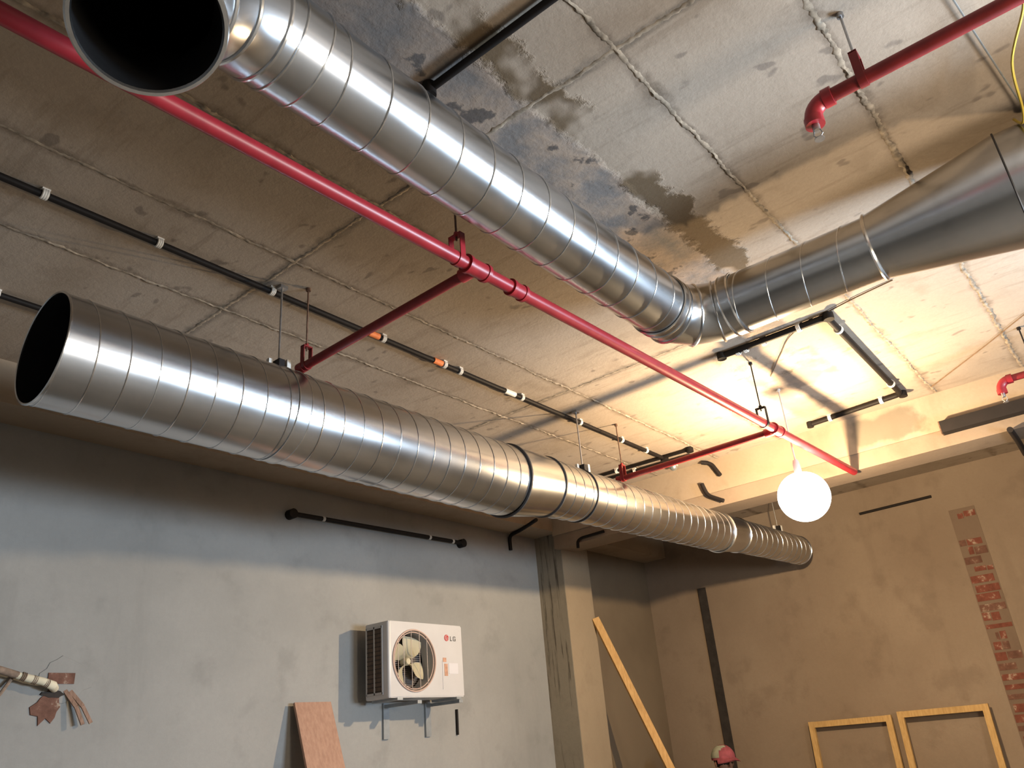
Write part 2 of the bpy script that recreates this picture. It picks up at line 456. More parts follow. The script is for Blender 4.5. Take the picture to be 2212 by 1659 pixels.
def mitre(mb, pts, r, wdir, n=56, inner=True, bead=.005, beadmi=3):
    """segmented elbow: cylinders along a polyline cut on the bisecting planes; wdir = normal of the bend plane"""
    pts = [V3(p) for p in pts]; w = V3(wdir).normalized(); N = len(pts)
    def ring(i, r):
        d = (pts[i] - pts[i - 1]) if i > 0 else (pts[1] - pts[0]); d.normalize()
        m = d.copy()
        if 0 < i < N - 1: m = d + (pts[i + 1] - pts[i]).normalized(); m.normalize()
        u = w.cross(d); out = []
        for k in range(n):
            o = u * (r * math.cos(2 * PI * k / n)) + w * (r * math.sin(2 * PI * k / n))
            o = o - d * (o.dot(m) / d.dot(m)); out.append(pts[i] + o)
        return out
    ro = [ring(i, r) for i in range(N)]; mb.loft(ro, 0, caps=False)
    if inner:
        ri = [ring(i, r - TH) for i in range(N)]; mb.loft(ri, 1, caps=False)
        for e in (0, N - 1):
            b = len(mb.v); mb.v += ro[e] + ri[e]
            for k in range(n): mb.face([b + k, b + (k + 1) % n, b + n + (k + 1) % n, b + n + k], 2)
    for i in range(1, N - 1): mb.tube(ring(i, r + .002), bead, 6, beadmi, closed=True)

# lower duct ---------------------------------------------------------------
def d2(x):
    tab = [(.93, 27.05, 3.83), (3.507, 27.15, 3.80), (3.868, 27.7, 3.3), (4.227, 27.85, 3.1), (6.26, 28.7, 2.9), (6.59, 29.1, 2.6), (8.0, 29.9, 2.5)]
    for (x0, a0, h0), (x1, a1, h1) in zip(tab, tab[1:]):
        if x <= x1 or x1 == 8.0:
            f = (x - x0) / (x1 - x0); a = math.radians(a0 + (a1 - a0) * f); h = math.radians(h0 + (h1 - h0) * f)
            return V3((x, 3.15 * math.cos(a), 1.75 + 3.15 * math.sin(a))), 3.15 * math.sin(h)
low = thing('spiral_duct', d2(.95)[0], 'lower long galvanised spiral duct with open end at left, hung over the left wall', 'air duct')
def run2(x0, x1, pitch, phase):
    p0, r0 = d2(x0); p1, r1 = d2(x1); mb = MB(); duct_tube(mb, p0, p1, r0, r1)
    if pitch: helix(mb, p0, p1, r0, r1, pitch, phase, bead=.0022)
    return mb
mb = run2(.95, 1.915, .1145, .6); ringbead(mb, d2(.952)[0], (1, 0, 0), d2(.95)[1], .005, 3)
part('duct_run', mb, DM, low)
p0, r0 = d2(1.90); p1, _ = d2(1.965); part('joint_collar', collar(p0, p1, r0, .003, .003), DM, low)
part('duct_run', run2(1.95, 3.50, .1145, 1.9), DM, low)
mb = MB(); p0, r0 = d2(3.507); p1, r1 = d2(3.868); duct_tube(mb, p0, p1, r0 + .003, r1 + .003)
ringbead(mb, p0, p1 - p0, r0 + .003, .010, 4); ringbead(mb, p1, p1 - p0, r1 + .003, .009, 4)
part('reducer', mb, DM, low, 'plain smooth reducing sleeve with dark rings')
mb = run2(3.875, 4.22, .10, 0); p1, r1 = d2(4.227); ringbead(mb, p1, p1 - p0, r1 + .002, .006, 4)
part('duct_run', mb, DM, low)
part('duct_run', run2(4.23, 6.255, .1145, .3), DM, low)
mb = MB(); p0, r0 = d2(6.26); p1, r1 = d2(6.59); duct_tube(mb, p0, p1, r0 + .003, r1 + .003)
ringbead(mb, p0, p1 - p0, r0 + .004, .009, 3); ringbead(mb, p1, p1 - p0, r1 + .004, .009, 3)
part('reducer', mb, DM, low)
mb = run2(6.6, 8.0, .1145, .3); p1, r1 = d2(8.0); ringbead(mb, p1, p1 - p0, r1, .007, 3)
part('duct_run', mb, DM, low)

# upper duct ---------------------------------------------------------------
DY, DZ, DR = 1.4066, 3.57, .1405
AX = 3.285
up = thing('spiral_duct', (.90, DY, DZ), 'upper galvanised spiral duct turning down at near end and right at far end', 'air duct')
def runx(y0, y1):
    mb = MB(); duct_tube(mb, (AX, y0, DZ), (AX, y1, DZ), DR); helix(mb, (AX, y0, DZ), (AX, y1, DZ), DR, DR, .16, 2.2, hand=-1); return mb
mb = MB(); duct_tube(mb, (.93, DY, DZ), (3.06, DY, DZ), DR)
helix(mb, (.93, DY, DZ), (3.06, DY, DZ), DR, DR, .153, .9)
part('duct_run', mb, DM, up)
part('joint_collar', collar((.915, DY, DZ), (1.0, DY, DZ), DR, .004, .004), DM, up)
# near elbow: turns down towards the viewer
Rb = .43; nd = V3((0, -.42, -.9075)).normalized(); xd = V3((-1, 0, 0)); C0 = V3((.92, DY, DZ)); ng = 5
pts = [C0 + V3((.05, 0, 0))]
for k in range(ng + 1):
    if k == 0: a = 0
    a0 = (PI / 2) / ng
    th = a0 * k
    # vertices of the circumscribed polyline
    tm = (k + .5) * a0
    if k < ng:
        q = Rb / math.cos(a0 / 2)
        pts.append(C0 + nd * Rb + (-nd) * (q * math.cos(tm)) + xd * (q * math.sin(tm)))
pts.append(C0 + nd * Rb + xd * Rb + nd * .07)
mb = MB(); mitre(mb, pts, DR + .003, xd.cross(nd), bead=.006)
e0 = pts[-1]; ringbead(mb, e0, nd, DR + .004, .007, 3)
part('elbow', mb, DM, up, 'segmented elbow with black open mouth')
# far elbow
Rf = .235; cx, cy = AX - Rf, DY - Rf; pts = [V3((3.02, DY, DZ))]; ng = 3; a0 = (PI / 2) / ng
for k in range(ng):
    tm = (k + .5) * a0; q = Rf / math.cos(a0 / 2)
    pts.append(V3((cx + q * math.sin(tm), cy + q * math.cos(tm), DZ)))
pts.append(V3((AX, cy - .03, DZ)))
mb = MB(); mitre(mb, pts, DR + .003, (0, 0, 1), bead=.006)
part('elbow', mb, DM, up)
part('joint_collar', collar((3.0, DY, DZ), (3.045, DY, DZ), DR + .002, .004, .005), DM, up)
part('joint_collar', collar((AX, cy + .0, DZ), (AX, cy - .05, DZ), DR + .002, .004, .005), DM, up)
part('duct_run', runx(cy - .02, .50), DM, up)
mb = MB(); duct_tube(mb, (AX, .50, DZ), (AX, -.035, DZ), DR + .004, .235); ringbead(mb, (AX, .497, DZ), (0, 1, 0), DR + .005, .008, 3)
ringbead(mb, (AX, -.035, DZ), (0, 1, 0), .236, .004, 4)
part('reducer', mb, DM, up, 'plain cone widening towards the right')
mb = MB(); duct_tube(mb, (AX, -.03, DZ), (AX, RY, DZ), .233); helix(mb, (AX, -.6, DZ), (AX, -5.3, DZ), .233, .233, .3, 0)
part('duct_run', mb, DM, up, 'wide plain end section')

# duct hangers -------------------------------------------------------------
def duct_hanger(x, label):
    c, r = d2(x); top = c + V3((0, 0, r + .004))
    t = thing('duct_hanger', (x, c.y, CE), label, 'hanger', 'rod hangers of the lower duct')
    mb = MB(); mb.cyl((x, c.y, CE), top + V3((0, 0, .006)), .005, 8)
    part('rod', mb, 'zinc', t)
    part('anchor', MB().box((x, c.y, CE - .008), (.04, .04, .016)), 'zinc', t)
    mb = MB(); mb.box(top + V3((0, 0, .03)), (.03, .05, .05)); part('saddle', mb, 'blackm', t)
    for s in (-1, 1): part('nut', MB().box(top + V3((s * .035, -s * .02, .032)), (.02, .02, .055)), 'clip', t, 'pale square lug')
duct_hanger(1.93, 'left steel rod hanger of the lower duct, near the dark red branch end')
duct_hanger(4.338, 'middle steel rod hanger of the lower duct, by its smooth dark-ringed sleeve')
duct_hanger(7.6, 'farthest thin rod hanger of the lower duct, below the beam beside the lamp')

# ------------------------------------------------------------------ red sprinkler pipes
ZP = 3.435
main = thing('sprinkler_pipe', (1.98, 1.674, ZP), 'long red sprinkler main running between both ducts with two dark red branches', 'pipe')
Am, Bm = V3((-.9, 1.728, ZP)), V3((6.14, 1.545, ZP))
def onmain(x): f = (x - Am.x) / (Bm.x - Am.x); return Am + (Bm - Am) * f
part('main_pipe', MB().tube([Am, onmain(2), onmain(4), Bm], .027, 20), 'red', main)
def fitting(x, r=.034, L=.10):
    d = (Bm - Am).normalized(); c = onmain(x); mb = MB(); mb.cyl(c - d * L / 2, c + d * L / 2, r, 20)
    for s in (-1, 1): mb.cyl(c + d * (s * L / 2 - .008), c + d * (s * L / 2 + .008), r + .004, 20)
    return mb
for x, ye in ((2.0, 2.775), (4.75, 2.775)):
    mb = fitting(x); c = onmain(x); mb.cyl(c, c + V3((0, .075, 0)), .028, 18); part('tee', mb, 'red', main)
    e = V3((x + .03, ye, ZP)); part('branch_pipe', MB().cyl(c + V3((0, .03, 0)), e, .0205, 18), 'redd', main, 'dark red thin branch')
    d = (e - c).normalized(); mb = MB(); mb.cyl(e - d * .03, e + d * .012, .026, 18); part('end_cap', mb, 'redd', main)
part('coupling', fitting(2.24, .032, .07), 'red', main)

def pipe_hanger(x, y, zc, r, axis, label, colr='redd', rod='rust', top=None):
    t = thing('pipe_hanger', (x, y, CE), label, 'hanger', 'rod hangers of the red pipes')
    tz = zc + r + .075; tp = top or (x, y, CE)
    part('rod', MB().cyl(tp, (x, y, tz - .02), .0042, 8), rod, t)
    part('anchor', MB().cyl((tp[0], tp[1], CE), (tp[0], tp[1], CE - .015), .012, 10), rod, t)
    a = V3(axis).normalized(); s = a.cross(V3((0, 0, 1))); mb = MB(); w = .026
    mb.beam(V3((x, y, tz)) - s * (r + .004), V3((x, y, tz)) + s * (r + .004), w, .006)
    pts = []
    for k in range(13):
        th = PI * k / 12; pts.append(V3((x, y, zc)) + s * ((r + .004) * math.cos(th)) - V3((0, 0, (r + .004) * math.sin(th))))
    pts = [V3((x, y, tz)) + s * (r + .004)] + pts + [V3((x, y, tz)) - s * (r + .004)]
    rings = []
    for i, p in enumerate(pts):
        inn = V3((x, y, min(tz, max(p.z, zc)))) - p; 
        inn = inn.normalized() * .004 if inn.length > 1e-6 else V3((0, 0, .004))
        rings.append([p - a * w / 2, p + a * w / 2, p + a * w / 2 + inn, p - a * w / 2 + inn])
    mb.loft(rings); part('clevis', mb, colr, t)
    part('nut', MB().cyl((x, y, tz + .003), (x, y, tz + .016), .010, 6), colr, t)
c = onmain(1.90); pipe_hanger(c.x, c.y, ZP, .027, Bm - Am, 'hanger with red clevis on the red main just left of its first branch', 'red')
c = onmain(4.57); pipe_hanger(c.x, c.y, ZP, .027, Bm - Am, 'dark rod hanger holding the red main nearest the glowing lamp', 'blackm', 'blackm')
pipe_hanger(2.03, 2.735, ZP, .0205, (0, 1, 0), 'dark red hanger at the end of the near branch above the lower duct')
pipe_hanger(4.78, 2.735, ZP, .0205, (0, 1, 0), 'dark red hanger at the end of the far branch above the lower duct')

def drop_pipe(x, y, zc, r, ylen, label, name='sprinkler_pipe'):
    t = thing(name, (x, y, zc), label, 'pipe')
    part('main_pipe', MB().cyl((x, y - .05, zc), (x, RY, zc), r, 20), 'redd' if r < .022 else 'redd', t)
    pts = []
    for k in range(9):
        a = PI / 2 * k / 8; pts.append((x, y - .055 + .055 * math.sin(a), zc - .055 + .055 * math.cos(a)))
    mb = MB(); mb.tube(pts, r * 1.22, 18); mb.cyl((x, y - .075, zc), (x, y - .045, zc), r * 1.4, 18); mb.cyl((x, y, zc - .05), (x, y, zc - .078), r * 1.35, 18)
    part('elbow', mb, 'red', t, 'brighter red elbow turning down')
    mb = MB(); mb.cyl((x, y, zc - .075), (x, y, zc - .10), r * .55, 10)
    for s in (-1, 1): mb.tube([(x, y + s * .010, zc - .098), (x, y + s * .014, zc - .115), (x, y, zc - .132)], .0022, 6)
    mb.cyl((x, y, zc - .132), (x, y, zc - .135), .016, 14); part('sprinkler_head', mb, 'zinc', t)
drop_pipe(2.236, .395, 3.563, .023, 1.6, 'dark red pipe end with elbow above the widening duct, near upper right corner')
pipe_hanger(2.236, .226, 3.563, .023, (0, 1, 0), 'red clevis hanger on the short pipe near the upper right corner', 'redd', 'zinc')
drop_pipe(5.42, .40, 3.55, .021, 2.0, 'small red pipe end with elbow before the far beam at right edge')
pipe_hanger(5.42, .20, 3.55, .021, (0, 1, 0), 'dark thin hanger on the small red pipe at the right edge', 'redd', 'blackm')

# ------------------------------------------------------------------ black electrical conduits
ZC = CE - .022
def conduit(label, pts, r, clips=(), name='electrical_conduit', boxes=(), mat='black', wall=None, group=None):
    pts = [V3(p) for p in pts]
    t = thing(name, pts[0], label, 'conduit', group)
    part('tube', MB().tube(pts, r, 12) if len(pts) == 2 else bent(pts, r), mat, t)
    for (p, ax, kind) in clips:
        p = V3(p); ax = V3(ax).normalized(); mb = MB()
        if kind == 'clip':
            ringtube(mb, p, ax, r + .003, .005)
            if p.z > 3.75: mb.box((p.x, p.y, (p.z + r + CE) / 2), (.03, .03, CE - p.z - r))
            part('saddle_clip', mb, 'clip', t)
        elif kind == 'tape':
            mb.cyl(p - ax * .035, p + ax * .035, r + .003, 12); part('tape_wrap', mb, 'orange', t, 'orange tape band')
        elif kind == 'white':
            mb.cyl(p - ax * .05, p + ax * .05, r + .003, 12); part('coupling', mb, 'clip', t, 'pale coupling sleeve')
    for (p, r2, h, ax) in boxes:
        p = V3(p); ax = V3(ax).normalized(); mb = MB(); mb.cyl(p - ax * h / 2, p + ax * h / 2, r2, 14)
        part('junction_box', mb, mat, t)
    return t
def ringtube(mb, c, ax, r, b):
    a = ax.cross(V3((0, 0, 1)))
    if a.length < .1: a = ax.cross(V3((0, 1, 0)))
    a.normalize(); e = ax.cross(a)
    for o in (-.008, 0, .008):
        mb.tube([c + ax * o + (a * math.cos(2 * PI * k / 16) + e * math.sin(2 * PI * k / 16)) * r for k in range(16)], b, 6, closed=True)
def bent(pts, r, rad=.05, n=12):
    out = [pts[0]]
    for i in range(1, len(pts) - 1):
        a = (pts[i - 1] - pts[i]).normalized(); b = (pts[i + 1] - pts[i]).normalized()
        R = min(rad, (pts[i - 1] - pts[i]).length * .45, (pts[i + 1] - pts[i]).length * .45)
        for k in range(7):
            f = k / 6; p0 = pts[i] + a * R; p1 = pts[i] + b * R
            out.append(p0 * (1 - f) ** 2 + pts[i] * 2 * f * (1 - f) + p1 * f ** 2)
    out.append(pts[-1]); mb = MB(); mb.tube(out, r, n); return mb
X = (1, 0, 0); Y = (0, 1, 0); Z = (0, 0, 1)
yc = lambda x: 2.835 + (x - .8) * .006
conduit('long black conduit clipped to the ceiling, left of the red main and along it', [(-.6, 2.83, ZC), (5.70, yc(5.70), ZC)], .0145,
    [((.87, yc(.87), ZC), X, 'clip'), ((1.332, yc(1.33), ZC), X, 'clip'), ((1.90, yc(1.9), ZC), X, 'clip'),
     ((2.545, yc(2.55), ZC), X, 'tape'), ((2.61, yc(2.6), ZC), X, 'clip'), ((3.035, yc(3), ZC), X, 'tape'), ((3.09, yc(3.1), ZC), X, 'clip'),
     ((3.225, yc(3.2), ZC), X, 'clip'), ((3.70, yc(3.7), ZC), X, 'white'), ((3.82, yc(3.8), ZC), X, 'clip'), ((4.49, yc(4.4), ZC), X, 'clip'),
     ((5.05, yc(5), ZC), X, 'clip'), ((5.42, yc(5.4), ZC), X, 'clip')], boxes=[((5.72, yc(5.7), ZC - .004), .035, .036, Z)])
conduit('black conduit at far left edge of the ceiling, disappearing behind the lower duct', [(-.6, 3.685, ZC), (5.6, 3.70, ZC)], .014,
    [((1.02, 3.688, ZC), X, 'clip'), ((2.2, 3.69, ZC), X, 'clip'), ((3.4, 3.695, ZC), X, 'clip')])
conduit('shorter black conduit crossing at the end of the long one, nearer of the parallel pair', [(5.66, 3.47, ZC), (5.70, 2.62, ZC)], .0125,
    [((5.67, 3.3, ZC), Y, 'clip')], boxes=[((5.70, 2.62, ZC - .004), .03, .034, Z)], group='parallel pair of conduits before the beam')
conduit('black conduit beside the far beam, farther of the parallel pair', [(5.79, 3.47, ZC), (5.83, 2.68, ZC)], .0125,
    [((5.80, 3.2, ZC), Y, 'clip')], group='parallel pair of conduits before the beam')
conduit('black conduit running across the top of the picture and ending at the upper duct', [(1.523, -.6, ZC), (1.518, 1.40, ZC)], .014,
    boxes=[((1.515, 1.40, ZC - .006), .024, .05, Z), ((1.51, 1.425, ZC - .016), .017, .06, Z)])
# U-shaped loop right of the lamp shadow
zu = CE - .024
conduit('black U-shaped conduit loop under the ceiling below the upper duct elbow', [(4.284, 1.641, zu), (4.285, 1.0, zu), (5.89, 1.03, zu), (5.955, 1.70, zu)], .019,
    [((4.30, 1.55, zu), Y, 'clip'), ((4.30, 1.50, zu), Y, 'clip'), ((4.30, 1.385, zu), Y, 'clip'), ((4.29, 1.165, zu), Y, 'clip'),
     ((4.50, 1.005, zu), X, 'clip'), ((5.63, 1.025, zu), X, 'clip'), ((5.90, 1.17, zu), Y, 'clip'), ((5.945, 1.56, zu), Y, 'clip')],
    boxes=[((4.285, .99, zu - .002), .030, .04, Z), ((4.284, 1.65, zu - .002), .028, .04, Z), ((5.90, 1.02, zu - .002), .029, .04, Z), ((5.96, 1.72, zu - .002), .025, .04, Z)])
# pieces on the far beam
conduit('short dark conduit stub bending off the beam face above the lower duct', [(6.10, 2.72, 3.832), (6.132, 2.65, 3.81), (6.132, 2.59, 3.69)], .018, name='conduit_stub', mat='blackm')
conduit('short dark hooked conduit stub on the far beam, just over the lower duct', [(6.13, 2.765, 3.66), (6.13, 2.735, 3.55), (6.12, 2.60, 3.47)], .017, name='conduit_stub', mat='blackm')
conduit('dark conduit bend leaving the far beam underside at the right edge', [(6.10, .485, 3.434), (6.46, .49, 3.434), (6.72, .495, 3.40)], .020, name='conduit_stub', mat='blackm')
conduit('thin dark conduit high on the far wall right of the lamp', [(8.325, 2.15, 3.605), (8.325, 1.47, 3.615)], .013, mat='blackm')
# left wall
tb = conduit('black pipe with knob ends fixed high on the left wall above the air conditioner', [(3.35, WY - .045, 3.395), (5.13, WY - .045, 3.418)], .0165,
    name='wall_pipe', boxes=[((3.35, WY - .03, 3.395), .036, .06, Y), ((5.13, WY - .03, 3.418), .036, .06, Y)])
for x in (3.62, 4.72, 5.0):
    mb = MB(); ringtube(mb, V3((x, WY - .045, 3.395 + (x - 3.35) * .0129)), V3(X), .016, .003); part('saddle_clip', mb, 'clip', tb)
conduit('black conduit hooking from beam underside down the left wall, left of the column', [(5.63, 4.17, 3.60), (5.70, 4.30, 3.60), (5.80, 4.50, 3.60), (5.82, 4.645, 3.585), (5.83, 4.648, 3.45)], .017, name='conduit_hook')
conduit('black conduit hook low on the far beam face, right of the column top', [(6.142, 3.80, 3.485), (6.142, 4.05, 3.478), (6.142, 4.095, 3.46), (6.142, 4.10, 3.395)], .014, name='conduit_hook')
# heavy dark bar before the far beam
t = thing('steel_channel', (6.05, .88, 3.57), 'thick dark steel bar on the lower edge of the far beam at right', 'steel bar')
mb = MB()
mb.box((6.075, -1.1, 3.57), (.008, 3.96, .085)); mb.box((6.115, -1.1, 3.609), (.08, 3.96, .008)); mb.box((6.115, -1.1, 3.531), (.08, 3.96, .008))
part('web', mb, 'blackm', t)
part('end_plate', MB().box((6.115, .884, 3.57), (.082, .008, .087)), 'rust', t)

# ------------------------------------------------------------------ wires
def wire(name, label, pts, r, m):
    mb = MB(); P = [V3(p) for p in pts]; out = []
    for i in range(len(P) - 1):
        p0 = P[max(i - 1, 0)]; p1 = P[i]; p2 = P[i + 1]; p3 = P[min(i + 2, len(P) - 1)]
        for k in range(8):
            f = k / 8
            out.append(.5 * ((2 * p1) + (p2 - p0) * f + (2 * p0 - 5 * p1 + 4 * p2 - p3) * f * f + (3 * p1 - p0 - 3 * p2 + p3) * f ** 3))
    out.append(P[-1]); mb.tube(out, r, 6)
    return tag(mb.build(name, m, None, P[0]), label, 'wire')
wire('steel_wire', 'thin pale steel wire slanting behind the red pipe in the upper right corner', [(2.0, -.03, 3.835), (2.43, -.076, 3.832), (3.183, -.164, 3.832), (3.6, -.21, 3.835)], .0032, 'steelwire')
wire('yellow_cable', 'yellow cable hanging down to the wide duct at the right edge', [(2.24, -.19, 3.60), (2.44, -.235, 3.70), (2.75, -.165, 3.74), (2.98, -.15, 3.70), (3.05, -.135, 3.69), (3.16, -.12, 3.79)], .0050, 'yellow')
wire('ceiling_line', 'fine brown line running from the conduit loop towards the upper duct', [(4.868, 1.575, 3.845), (4.6, 1.40, 3.842), (4.36, 1.217, 3.842), (4.24, .90, 3.842), (4.186, .604, 3.845)], .0035, 'thinline')  # this and the next are thin brown lines drawn along the ceiling
wire('ceiling_line', 'fine brown line crossing the last ceiling panels at the right edge', [(5.99, .84, 3.845), (5.525, .406, 3.842), (5.237, .147, 3.842), (4.9, -.2, 3.845)], .0035, 'thinline')

# detector
t = thing('smoke_detector', (5.99, 2.93, CE), 'small round pale detector on the ceiling beside the far red branch', 'detector')
part('base', MB().cyl((5.99, 2.93, CE), (5.99, 2.93, CE - .018), .040, 24), 'clip', t)
mb = MB(); mb.sphere((5.99, 2.93, CE - .018), .034, 0, 20, 8, (1, 1, 1.1), .5, 1); part('sensor_dome', mb, 'steelwire', t)

# ------------------------------------------------------------------ lamp
LP = V3((5.14, 1.635, 3.085))
t = thing('pendant_lamp', (LP.x, LP.y, CE), 'blazing white globe lamp hanging on a cord beside the far end of the red main', 'lamp')
part('cord', MB().cyl((LP.x, LP.y, CE), (LP.x, LP.y, LP.z + .24), .005, 8), 'clip', t)
part('hook', MB().cyl((LP.x, LP.y, CE), (LP.x, LP.y, CE - .012), .014, 12), 'clip', t)
mb = MB(); mb.revolve((LP.x, LP.y, LP.z + .25), (LP.x, LP.y, LP.z + .14), [(0, .001), (0, .016), (.2, .022), (1, .026), (1, .001)], 20); part('socket', mb, 'acwhite', t)
mb = MB(); mb.sphere(LP, .165, 0, 40, 24, (1, 1, .98)); part('globe', mb, 'lamp', t, 'white-hot glowing globe')
ld = bpy.data.lights.new('lamp_filament', 'POINT'); ld.energy = 310; ld.color = (1, .71, .40); ld.shadow_soft_size = .03
lo = bpy.data.objects.new('lamp_filament', ld); COL.objects.link(lo); lo.location = LP

# assumed unseen cool area light at the right; the room has no opening
ad = bpy.data.lights.new('assumed_cool_light', 'AREA'); ad.shape = 'RECTANGLE'; ad.size = 1.7; ad.size_y = .5; ad.energy = 370; ad.color = (.66, .83, 1)
ao = bpy.data.objects.new('assumed_cool_light', ad); COL.objects.link(ao); ao.location = (4.4, -2.3, 2.2)
ao.rotation_euler = (math.radians(104), 0, math.radians(52))

# added unseen fill lamp to the right, softening the upper duct's ceiling shadow
wd = bpy.data.lights.new('fill_light', 'POINT'); wd.energy = 260; wd.color = (1, .82, .60); wd.shadow_soft_size = .45
wo = bpy.data.objects.new('fill_light', wd); COL.objects.link(wo); wo.location = (2.5, -1.9, 2.2)

# ------------------------------------------------------------------ air conditioner
ac = thing('air_conditioner', (4.337, 4.43, 2.137), 'white outdoor air conditioner unit with round fan mounted on the left wall', 'air conditioner')
ax0, ax1, az0, az1, ay0, ay1 = 3.957, 4.718, 2.137, 2.648, 4.31, 4.545
fcx, fcz, fr = 4.205, 2.385, .205
def front_with_hole(mb, y, mi):
    angs = sorted([2 * PI * k / 72 for k in range(72)] + [math.atan2(zz - fcz, xx - fcx) % (2 * PI) for xx in (ax0 + .02, ax1 - .008) for zz in (az0 + .008, az1 - .008)])
    x0, x1, z0, z1 = ax0 + .02, ax1 - .008, az0 + .008, az1 - .008; inner = []; outer = []
    for a in angs:
        c, s = math.cos(a), math.sin(a); t = 9
        if c > 1e-9: t = min(t, (x1 - fcx) / c)
        if c < -1e-9: t = min(t, (x0 - fcx) / c)
        if s > 1e-9: t = min(t, (z1 - fcz) / s)
        if s < -1e-9: t = min(t, (z0 - fcz) / s)
        inner.append(V3((fcx + fr * c, y, fcz + fr * s))); outer.append(V3((fcx + t * c, y, fcz + t * s)))
    b = len(mb.v); N = len(angs); mb.v += inner + outer
    for k in range(N): mb.face([b + k, b + (k + 1) % N, b + N + (k + 1) % N, b + N + k], mi)
    # bell mouth going back
    back = [V3((fcx + (fr - .01) * math.cos(a), y + .12, fcz + (fr - .01) * math.sin(a))) for a in angs]
    b2 = len(mb.v); mb.v += back
    for k in range(N): mb.face([b + k, b + (k + 1) % N, b2 + (k + 1) % N, b2 + k], 1)
mb = MB(); front_with_hole(mb, ay0, 0)
# rounded left edge and shell
def shell(mb):
    prof = [(ax0 + .02, ay0)]
    for k in range(7):
        a = math.radians(90 * k / 6); prof.append((ax0 + .02 - .02 * math.sin(a), ay0 + .02 - .02 * math.cos(a)))
    prof += [(ax0, ay1), (ax1, ay1), (ax1, ay0 + .008), (ax1 - .008, ay0)]
    b = len(mb.v); n = len(prof)
    for zz in (az0, az0 + .008, az1 - .008, az1):
        for (px, py) in prof:
            if zz in (az0, az1): px = min(max(px, ax0 + .006), ax1 - .006); py = max(py, ay0 + .006)
            mb.v.append(V3((px, py, zz)))
    for j in range(3):
        for i in range(n - 1): mb.face([b + j * n + i, b + j * n + i + 1, b + (j + 1) * n + i + 1, b + (j + 1) * n + i], 0)
    mb.face([b + i for i in range(n)], 0); mb.face([b + 3 * n + i for i in range(n)], 0)
    # closing strips of the front above and below the panel
    return mb
shell(mb)
for zz0, zz1 in ((az0, az0 + .008), (az1 - .008, az1)):
    mb.box(((ax0 + ax1) / 2 + .004, ay0 + .006, (zz0 + zz1) / 2), (ax1 - ax0 - .03, .006, .008), 0)
part('case', mb, ['acwhite', 'acside'], ac, angle=30)
mb = MB(); mb.box((fcx, ay0 + .15, fcz), (.42, .01, .42), 0)
for k in range(30): mb.box((fcx, ay0 + .14, fcz - .2 + k * .0138), (.40, .006, .003), 1)
part('coil', mb, ['accoil', 'wire'], ac, 'dark finned coil behind the fan')
fan = part('fan', MB().revolve((fcx - .01, ay0 + .05, fcz), (fcx - .01, ay0 + .11, fcz), [(0, .001), (0, .020), (.2, .028), (1, .030), (1, .001)], 24), 'blade', ac)
for k in range(4):
    a0 = math.radians(50 + 90 * k); mb = MB(); rows = []
    for i in range(7):
        f = i / 6; rad = .03 + f * .150; half = math.radians(19 + 15 * math.sin(f * PI * .8)) ; sweep = math.radians(18) * f
        row = []
        for j in range(7):
            g_ = j / 6 - .5; a = a0 + sweep + 2 * half * g_ * (1 - .25 * f); yy = ay0 + .075 + g_ * .065
            row.append(V3((fcx - .01 + rad * math.cos(a), yy, fcz + rad * math.sin(a))))
        rows.append(row)
    b = len(mb.v)
    for off in (0, .003):
        for row in rows: mb.v += [p + V3((0, off, 0)) for p in row]
    for s in (0, 49):
        for i in range(6):
            for j in range(6): mb.face([b + s + i * 7 + j, b + s + i * 7 + j + 1, b + s + (i + 1) * 7 + j + 1, b + s + (i + 1) * 7 + j], 0)
    bl = part('fan_blade', mb, 'blade', ac, above=fan)
mb = MB()
for k, r in enumerate((fr + .004, fr - .012)):
    mb.tube([(fcx + r * math.cos(2 * PI * q / 56), ay0 - .004 + .006 * k, fcz + r * math.sin(2 * PI * q / 56)) for q in range(56)], .006 if k == 0 else .004, 6, 0, closed=True)
for dx in (-.16, -.105, -.03, .05, .125):
    h = math.sqrt(fr ** 2 - dx ** 2) - .003; mb.cyl((fcx + dx, ay0 - .004, fcz - h), (fcx + dx, ay0 - .004, fcz + h), .0022, 6, 1)
part('fan_guard', mb, ['acring', 'wire'], ac)
mb = MB()
for (f0, f1) in ((.09, .37), (.43, .71)):
    y1 = ay1 - (ay1 - ay0) * f0; y0 = ay1 - (ay1 - ay0) * f1
    mb.box((ax0 - .001, (y0 + y1) / 2, (az0 + az1) / 2), (.004, y1 - y0, .44), 0)
    for k in range(15): mb.box((ax0 - .004, (y0 + y1) / 2, az0 + .05 + k * .0295), (.004, y1 - y0, .005), 1)
for f in (.05, .40, .74): mb.box((ax0 - .004, ay1 - (ay1 - ay0) * f, (az0 + az1) / 2), (.008, .010, .46), 2)
for zz in (az0 + .035, az1 - .035): mb.box((ax0 - .004, ay1 - (ay1 - ay0) * .40, zz), (.008, .165, .014), 2)
part('side_grille', mb, ['acdark', 'dark_strip', 'acside'], ac, 'dark side louvre in two columns')
